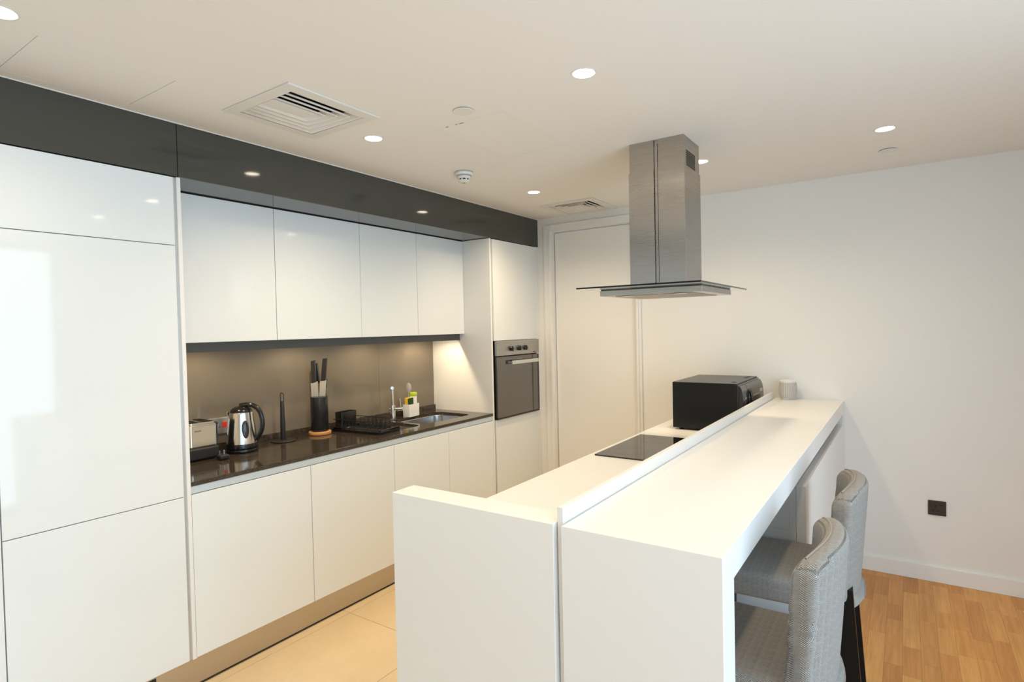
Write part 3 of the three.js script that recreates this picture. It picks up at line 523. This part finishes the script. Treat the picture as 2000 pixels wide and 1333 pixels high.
// ───────────────────────── island and breakfast bar ─────────────────────────
{
  const t = thing('island_end_panel', 'thick white upright panel closing the end of the island', 'panel', [1.52, 0, -1.306]);
  part(t, 'board', B(1.2335, 1.8085, 0.0005, 1.0435, -1.3535, -1.2585, 0.0015, 2), solidWhite);
  const w = thing('island_worktop', 'white solid island worktop carrying the hob and microwave', 'worktop', [1.52, 0.861, -2.75]);
  part(w, 'slab', B(1.2335, 1.8085, 0.861, YISL, ZB + 0.001, -1.354, 0.0015, 2), solidWhite);
  const L = ['white island cabinet next to the end panel', 'white island cabinet below the hob', 'white island cabinet below the microwave'], zs = [-1.3545, -2.30, -3.25, ZB + 0.001];
  for (let i = 0; i < 3; i++) {
    const c = thing('island_cabinet', L[i], 'cabinet', [1.53, 0, (zs[i] + zs[i + 1]) / 2], 'island cabinets');
    part(c, 'carcass', B(1.275, 1.8085, 0.12, 0.8605, zs[i + 1] + 0.001, zs[i] - 0.001, 0), carcass);
    part(c, 'plinth', B(1.31, 1.79, 0.0005, 0.12, zs[i + 1] + 0.001, zs[i] - 0.001, 0), plinthSteel);
    part(c, 'door', B(1.254, 1.2745, 0.125, 0.84, zs[i + 1] + 0.003, zs[i] - 0.003, 0.001), gloss);
  }
}
{ // bar: top with waterfall end, riser behind, far end support
  const x0 = 1.8315, x1 = 2.2266, zn = -1.2583, t = thing('breakfast_bar', 'long white raised breakfast bar with a waterfall end', 'bar', [2.03, 0, -2.7]);
  { const zf = ZB + 0.001, sh = new THREE.Shape([[zn, 0.0005], [zn, YBAR], [zf, YBAR], [zf, 0.0005], [zf + 0.08, 0.0005], [zf + 0.08, 0.964], [zn - 0.096, 0.964], [zn - 0.096, 0.0005]].map(([a, b]) => new THREE.Vector2(-a, b)));
    const g = new THREE.ExtrudeGeometry(sh, { depth: x1 - x0 - 0.003, bevelEnabled: true, bevelThickness: 0.0015, bevelSize: 0.0015, bevelOffset: -0.0015, bevelSegments: 2 }); g.rotateY(Math.PI / 2); g.translate(x0 + 0.0015, 0, 0); part(t, 'bar_shell', uvBox(g), solidWhite); }
  part(t, 'back_panel', B(x0 - 0.004, x0 + 0.03, 0.0005, 0.9636, ZB + 0.082, zn - 0.0965, 0.001), solidWhite);
  part(t, 'riser', [B(1.8105, 1.8275, 0.0005, 1.083, -4.085, -1.2776, 0.0012, 2), B(1.8275, x0, 0.9, 1.035, -4.085, -1.2776, 0)], solidWhite);
}
{
  const x0 = 1.90, x1 = 2.2266, z0 = ZB + 0.083, z1 = -2.485, t = thing('bar_cabinet', 'white cabinet built in under the far half of the bar', 'cabinet', [2.06, 0, -3.28]);
  part(t, 'carcass', [B(x0, x1 - 0.036, 0.06, 0.72, z0, z1 - 0.001, 0.001), B(x0, x1 - 0.0605, 0.72, 0.963, z1 - 0.019, z1 - 0.001, 0.001), B(x1 - 0.0605, x1 - 0.0355, 0.72, 0.9, z1 - 0.019, z1 - 0.001, 0)], carcass);
  part(t, 'plinth', B(x0 + 0.02, x1 - 0.07, 0.0005, 0.06, z0, z1 - 0.01, 0), plinthSteel);
  part(t, 'front_panel', B(x1 - 0.035, x1, 0.03, 0.901, z0 + 0.002, z1, 0.0015, 2), solidWhite);
}
{ // induction hob
  const t = thing('hob', 'black glass induction hob set on the white island worktop', 'hob', [1.53, YISL, -2.894]);
  part(t, 'glass_top', plate(rrect(1.267, 1.785, -3.198, -2.591, 0.006, 4), [], YISL + 0.0005, YISL + 0.0065, 0.001), blackGlass);
  const ring = M([0.10, 0.10, 0.10], { roughness: 0.4 });
  for (const [x, z, r] of [[1.40, -2.74, 0.085], [1.40, -3.05, 0.07], [1.66, -2.74, 0.07], [1.66, -3.05, 0.085]]) part(t, 'zone_ring', new THREE.RingGeometry(r - 0.0008, r, 48).rotateX(-Math.PI / 2).translate(x, YISL + 0.0067, z), ring);
}
{ // microwave: front faces the bar (+x)
  const x0 = 1.365, x1 = 1.742, y0 = YISL + 0.012, y1 = 1.191, z0 = -4.035, z1 = -3.478, t = thing('microwave', 'black countertop microwave at the far end of the island', 'microwave', [1.56, YISL, -3.76]);
  const casing = M([0.009, 0.009, 0.009], { roughness: 0.28, specularIntensity: 0.6 });
  part(t, 'housing', B(x0, x1, y0, y1, z0, z1, 0.003, 2), casing);
  part(t, 'top_cover', B(x0 + 0.001, x1 - 0.001, y1 - 0.0005, y1 + 0.0012, z0 + 0.001, z1 - 0.001, 0.0004), casing);
  for (const x of [x0 + 0.04, x1 - 0.04]) for (const z of [z0 + 0.04, z1 - 0.04]) part(t, 'foot', cyl(0.012, 0.013, YISL, y0, x, z, 14), blackMatt);
  part(t, 'front_frame', B(x1, x1 + 0.010, y0 - 0.004, y1 - 0.006, z0, z1, 0.004, 3), blackGloss);
  // bowed door: profile in x,y swept along z
  const s = new THREE.Shape(); s.moveTo(0, y0 + 0.002); s.lineTo(0.024, y0 + 0.002); s.quadraticCurveTo(0.033, (y0 + y1) / 2, 0.027, y1 - 0.075); s.quadraticCurveTo(0.023, y1 - 0.035, 0.008, y1 - 0.016); s.lineTo(0, y1 - 0.014); s.closePath();
  const bow = (za, zb) => new THREE.ExtrudeGeometry(s, { depth: zb - za, bevelEnabled: true, bevelThickness: 0.003, bevelSize: 0.003, bevelOffset: -0.003, bevelSegments: 2, curveSegments: 14 }).translate(x1 + 0.0095, 0, za);
  const d = part(t, 'door', bow(z0 + 0.004, z0 + 0.42), blackGlass);
  part(t, 'control_panel', bow(z0 + 0.428, z1 - 0.006), blackGloss);
  sub(t, d, 'handle', tube([[x1 + 0.032, y0 + 0.04, z0 + 0.40], [x1 + 0.047, y0 + 0.06, z0 + 0.40], [x1 + 0.052, y0 + 0.13, z0 + 0.40], [x1 + 0.046, y1 - 0.07, z0 + 0.40], [x1 + 0.026, y1 - 0.048, z0 + 0.40]], 0.009, 30, 12), blackGloss);
  part(t, 'display', B(x1 + 0.030, x1 + 0.0395, y1 - 0.115, y1 - 0.078, z0 + 0.46, z1 - 0.03, 0.002), M([0.05, 0.06, 0.07], { roughness: 0.05 }));
  sub(t, d, 'badge', B(x1 + 0.034, x1 + 0.0375, y1 - 0.092, y1 - 0.068, z0 + 0.03, z0 + 0.10, 0.001).rotateZ(0), M([0.6, 0.58, 0.55], { roughness: 0.3, metalness: 0.8 }));
  for (const z of [z0 + 0.06, z0 + 0.14, z1 - 0.10]) part(t, 'vent_slot_shade', B(x1 - 0.05, x1 - 0.025, y1 + 0.0011, y1 + 0.0018, z - 0.02, z + 0.02, 0), shadowBlack);  // black slips on the cover paint the shade of the slots
}
{ // small white fabric speaker on the bar
  const x = 1.918, z = -4.085, y = YBAR, t = thing('smart_speaker', 'small white rounded speaker with pale mesh on the bar end', 'speaker', [x, y, z]);
  const dots = tex(64, 64, (u, v) => { const a = ((u * 4) % 1) - 0.5, b = ((v * 4 + (Math.floor(u * 4) % 2) * 0.5) % 1) - 0.5, k = a * a + b * b < 0.12 ? 96 : 232; return [k, k - 4, k - 8]; }, true, 14, 7);
  part(t, 'base', lathe([[0, 0.0005], [0.038, 0.0005], [0.041, 0.004], [0.043, 0.009]], x, y, z), plasticWhite);
  part(t, 'mesh_cover', lathe([[0.043, 0.009], [0.050, 0.022], [0.0535, 0.050], [0.0535, 0.080], [0.051, 0.105], [0.049, 0.112]], x, y, z, 48), M([1, 1, 1], { map: dots, roughness: 0.8 }), 'pale grey dotted mesh');
  part(t, 'top', lathe([[0.0492, 0.1115], [0.0505, 0.116], [0.050, 0.123], [0.045, 0.127], [0.0, 0.127]], x, y, z, 48), plasticWhite);
}
// ───────────────────────── cooker hood ─────────────────────────
{
  const cx = 1.5487, cz = -2.8751, t = thing('cooker_hood', 'steel island cooker hood with glass canopy hanging from the ceiling', 'cooker hood', [cx, H, cz]);
  const hx = 0.1406, hz = 0.1269, ys = 2.30, yg = 1.7241;
  // lower chimney: two bent halves meeting at a centre channel on the face toward the room
  const L = (s, y0, y1, e, m) => { const xa = cx - hx + e, xb = cx + hx - e, za = cz - hz + e, zb = cz + hz - e, g = 0.0105, w = 0.0015;
    return s < 0 ? [B(xa, cx - g, y0, y1, zb - w, zb, 0.0004), B(xa, xa + w, y0, y1, za + w, zb - w, 0), B(xa, cx, y0, y1, za, za + w, 0)] : [B(cx + g, xb, y0, y1, zb - w, zb, 0.0004), B(xb - w, xb, y0, y1, za + w, zb - w, 0), B(cx, xb, y0, y1, za, za + w, 0)]; };
  for (const s of [-1, 1]) part(t, 'chimney_half', L(s, yg + 0.004, ys, 0), steel);
  for (const s of [-1, 1]) part(t, 'upper_chimney_half', L(s, ys, H - 0.0005, 0.004), steel);
  part(t, 'chimney_channel', [B(cx - 0.0068, cx + 0.0068, yg + 0.004, H - 0.02, cz + hz - 0.012, cz + hz - 0.0045, 0.001)], steel);
  part(t, 'chimney_lining', B(cx - hx + 0.008, cx + hx - 0.008, yg + 0.006, H - 0.001, cz - hz + 0.008, cz + hz - 0.0125, 0), steel);
  // vent grille high on the side
  const gx = cx + hx - 0.004;
  const gr = part(t, 'vent_grille', B(gx, gx + 0.0006, 2.306, 2.382, -2.928, -2.789, 0), shadowBlack, 'perforated vent with a black plate for the shade in its holes');  // black plate on the steel paints the dark behind the bars
  { const bars = []; for (let i = 0; i <= 8; i++) bars.push(B(gx + 0.0005, gx + 0.0012, 2.306 + i * 0.0095 - 0.0007, 2.306 + i * 0.0095 + 0.0007, -2.928, -2.789, 0)); for (let i = 0; i <= 10; i++) bars.push(B(gx + 0.0005, gx + 0.0012, 2.306, 2.382, -2.928 + i * 0.0139 - 0.0008, -2.928 + i * 0.0139 + 0.0008, 0)); sub(t, gr, 'grille_bars', bars, steel).userData.kind = 'stuff'; }
  // glass canopy
  const canopy = new THREE.MeshPhysicalMaterial({ color: 0xffffff, transmission: 1, thickness: 0.006, roughness: 0.0, ior: 1.5, attenuationColor: rgb(0.25, 0.55, 0.45), attenuationDistance: 0.12 });
  part(t, 'glass_canopy', B(1.2549, 1.8431, yg - 0.004, yg + 0.003, -3.2952, -2.4553, 0.0008), canopy, 'clear glass canopy with green edge');
  const b = part(t, 'body', B(1.3021, 1.8007, 1.6903, 1.7160, -3.1356, -2.6165, 0.0015), steel);
  sub(t, b, 'gasket', B(1.306, 1.7965, 1.7161, 1.7199, -3.132, -2.620, 0), blackMatt);
  const fil = M([0.50, 0.48, 0.45], { metalness: 1, roughness: 0.45, bumpMap: tex(64, 64, (u, v) => { const k = (Math.floor(u * 8) + Math.floor(v * 8)) % 2 * 255; return [k, k, k]; }, false, 20, 20), bumpScale: 0.0008 });
  for (const [a, c] of [[-3.09, -2.885], [-2.875, -2.67]]) { const f = sub(t, b, 'grease_filter', B(1.36, 1.74, 1.6875, 1.6902, c, a, 0.001), fil); }
  for (const z of [-3.075, -2.675]) for (const x of [1.42, 1.68]) sub(t, b, 'lamp_lens', cyl(0.03, 0.03, 1.6862, 1.6874, x, z + (z < -2.8 ? 0.012 : -0.012), 24), M([0.75, 0.72, 0.68], { roughness: 0.25 }));
}
// ───────────────────────── socket on the back wall ─────────────────────────
{
  const x0 = 2.652, x1 = 2.738, y0 = 0.393, y1 = 0.479, z = ZB, t = thing('wall_socket', 'dark bronze single power socket on the off-white wall', 'socket', [2.695, 0.436, ZB]);
  const bronze = M([0.045, 0.036, 0.028], { roughness: 0.45, metalness: 0.3 });
  part(t, 'plate', B(x0, x1, y0, y1, z, z + 0.008, 0.003, 2), bronze);
  part(t, 'rocker', B(2.714, 2.727, 0.449, 0.468, z + 0.0078, z + 0.0105, 0.001), bronze);
  for (const [x, y, w, h] of [[2.687, 0.447, 0.006, 0.010], [2.676, 0.422, 0.010, 0.006], [2.699, 0.422, 0.010, 0.006]]) part(t, 'socket_hole_shade', B(x - w / 2, x + w / 2, y - h / 2, y + h / 2, z + 0.0076, z + 0.0083, 0), shadowBlack);  // no real holes: black slips give the shade of the pin openings
}
// ───────────────────────── bar stools ─────────────────────────
// local axes: the sitter faces -x; origin on the floor under the seat
const BX = (a) => 0.205 - 0.047 * a * a, BTOP = (a) => 1.012 - 0.020 * Math.abs(a) ** 3 - 0.022 * Math.abs(a) ** 14, BHW = 0.206, BY0 = 0.655;
function backShape(wr) {
  const NS = 120, NV = 60, T = 0.060, pos = [], idx = [];
  for (let i = 0; i <= NS; i++) {
    const th = -Math.PI / 2 + Math.PI * i / NS, s = Math.sin(th), k = Math.pow(Math.max(0, 1 - Math.pow(Math.abs(s), 56)), 0.4);
    const z = BHW * s, top = BTOP(s), nx = 1, nz = 0.45 * s, nl = Math.hypot(nx, nz), R = T / 2, straight = top - R - BY0;
    for (let j = 0; j <= NV; j++) {
      const q = j / NV; let n, y;                      // up the outside, over the top, down the inside
      if (q < 0.38) { n = R; y = BY0 + straight * q / 0.38; } else if (q < 0.62) { const a = (q - 0.38) / 0.24 * Math.PI; n = R * Math.cos(a); y = top - R + R * Math.sin(a) * 0.85 * k; } else { n = -R; y = BY0 + straight * (1 - q) / 0.38; }
      n *= k;
      const end = Math.pow(Math.abs(s), 4) * Math.min(1, Math.max(0, (top - 0.03 - y) / 0.05)) * (0.25 + 0.75 * k), fold = Math.sin(y * 105 + 2.6 * Math.sin(y * 37 + wr) + wr * 2) + 0.7 * noise.noise(y * 34 + wr, s * 3 + n * 30, wr);
      const w = end * 0.0034 * fold + 0.0022 * noise.noise(y * 11 + wr, z * 9, wr + 4), lean = (y - 0.66) * 0.075;
      pos.push(BX(s) + lean + (n + w * 0.4 * Math.sign(n || 1)) * nx / nl, y, z + n * nz / nl + w * Math.sign(s) * (Math.abs(s) > 0.8 ? 1.8 : 0));
    }
  }
  for (let i = 0; i < NS; i++) for (let j = 0; j < NV; j++) { const a = i * (NV + 1) + j, b = a + 1, c = a + NV + 1, d = c + 1; idx.push(a, b, c, b, d, c); }
  const g = new THREE.BufferGeometry(); g.setAttribute('position', new THREE.Float32BufferAttribute(pos, 3)); g.setIndex(idx); g.computeVertexNormals(); return uvBox(g, FS);
}
function seatShape() {
  const g = new RoundedBoxGeometry(0.44, 0.088, 0.405, 8, 0.026); g.translate(-0.035, 0.644, 0); const p = g.attributes.position;
  for (let i = 0; i < p.count; i++) { const x = p.getX(i), y = p.getY(i), z = p.getZ(i); if (y > 0.655) p.setY(i, y + 0.008 * (1 - (z / 0.205) ** 2) * (1 - (x / 0.22) ** 2) + 0.0015 * noise.noise(x * 12, z * 12, 2)); }
  g.computeVertexNormals(); return uvBox(g, FS);
}
function stool(label, x, z, turn, wr) {
  const t = thing('bar_stool', label, 'stool', [x, 0, z], 'bar stools'); t.rotation.y = turn;
  mesh('seat', seatShape(), fabric, t);
  const b = mesh('backrest', backShape(wr), fabric, t);
  const pts = []; for (let i = 0; i <= 30; i++) { const a = -0.84 + 1.68 * i / 30; pts.push([BX(a) + (BTOP(a) - 0.66) * 0.075 - 0.012, BTOP(a) - 0.0055, BHW * a - 0.012 * a * 0.4]); }
  mesh('piping', tube(pts, 0.0024, 60, 6), piping, b);
  { // loose hem flap at the foot of the back cover
    const s = new THREE.Shape(); s.moveTo(-0.185, 0.672); s.lineTo(0.185, 0.672); s.lineTo(0.188, 0.640); s.quadraticCurveTo(0.0, 0.618, -0.188, 0.628); s.closePath(); const g = new THREE.ExtrudeGeometry(s, { depth: 0.004, bevelEnabled: false, curveSegments: 10 }); g.rotateY(Math.PI / 2); const p = g.attributes.position; for (let i = 0; i < p.count; i++) p.setX(i, p.getX(i) + 0.232 - 0.047 * (p.getZ(i) / BHW) ** 2 + (0.672 - p.getY(i)) * 0.3); g.computeVertexNormals(); mesh('hem_flap', uvBox(g, FS), fabric, b); }
  const leg = (xt, zt, xb, zb, w, y1) => { const g = new THREE.BoxGeometry(w, y1, 0.038, 1, 6, 1); g.translate(0, y1 / 2, 0); const p = g.attributes.position; for (let i = 0; i < p.count; i++) { const k = p.getY(i) / y1, sc = 0.84 + 0.16 * k; p.setXYZ(i, p.getX(i) * sc + xb + (xt - xb) * k, p.getY(i), p.getZ(i) * sc + zb + (zt - zb) * k); } g.computeVertexNormals(); return g; };
  for (const s of [-1, 1]) mesh('leg', leg(0.186, 0.176 * s, 0.238, 0.182 * s, 0.054, 0.69), blackWood, t);
  for (const s of [-1, 1]) mesh('leg', leg(-0.224, 0.174 * s, -0.230, 0.178 * s, 0.040, 0.602), blackWood, t);
  for (const s of [-1, 1]) mesh('stretcher', B(-0.212, 0.190, 0.350, 0.382, s * 0.177 - 0.010, s * 0.177 + 0.010, 0.002), blackWood, t);
  mesh('footrest', B(-0.238, -0.216, 0.240, 0.272, -0.165, 0.165, 0.002), blackWood, t);
  mesh('stretcher', B(0.198, 0.218, 0.330, 0.362, -0.165, 0.165, 0.002), blackWood, t);
}
stool('grey herringbone fabric bar stool next to the bar waterfall end', 2.172, -1.648, 0.0, 0.4);
stool('grey herringbone fabric bar stool beside the cabinet under the bar', 2.186, -2.272, 0.05, 2.1);

renderer.render(scene, camera);
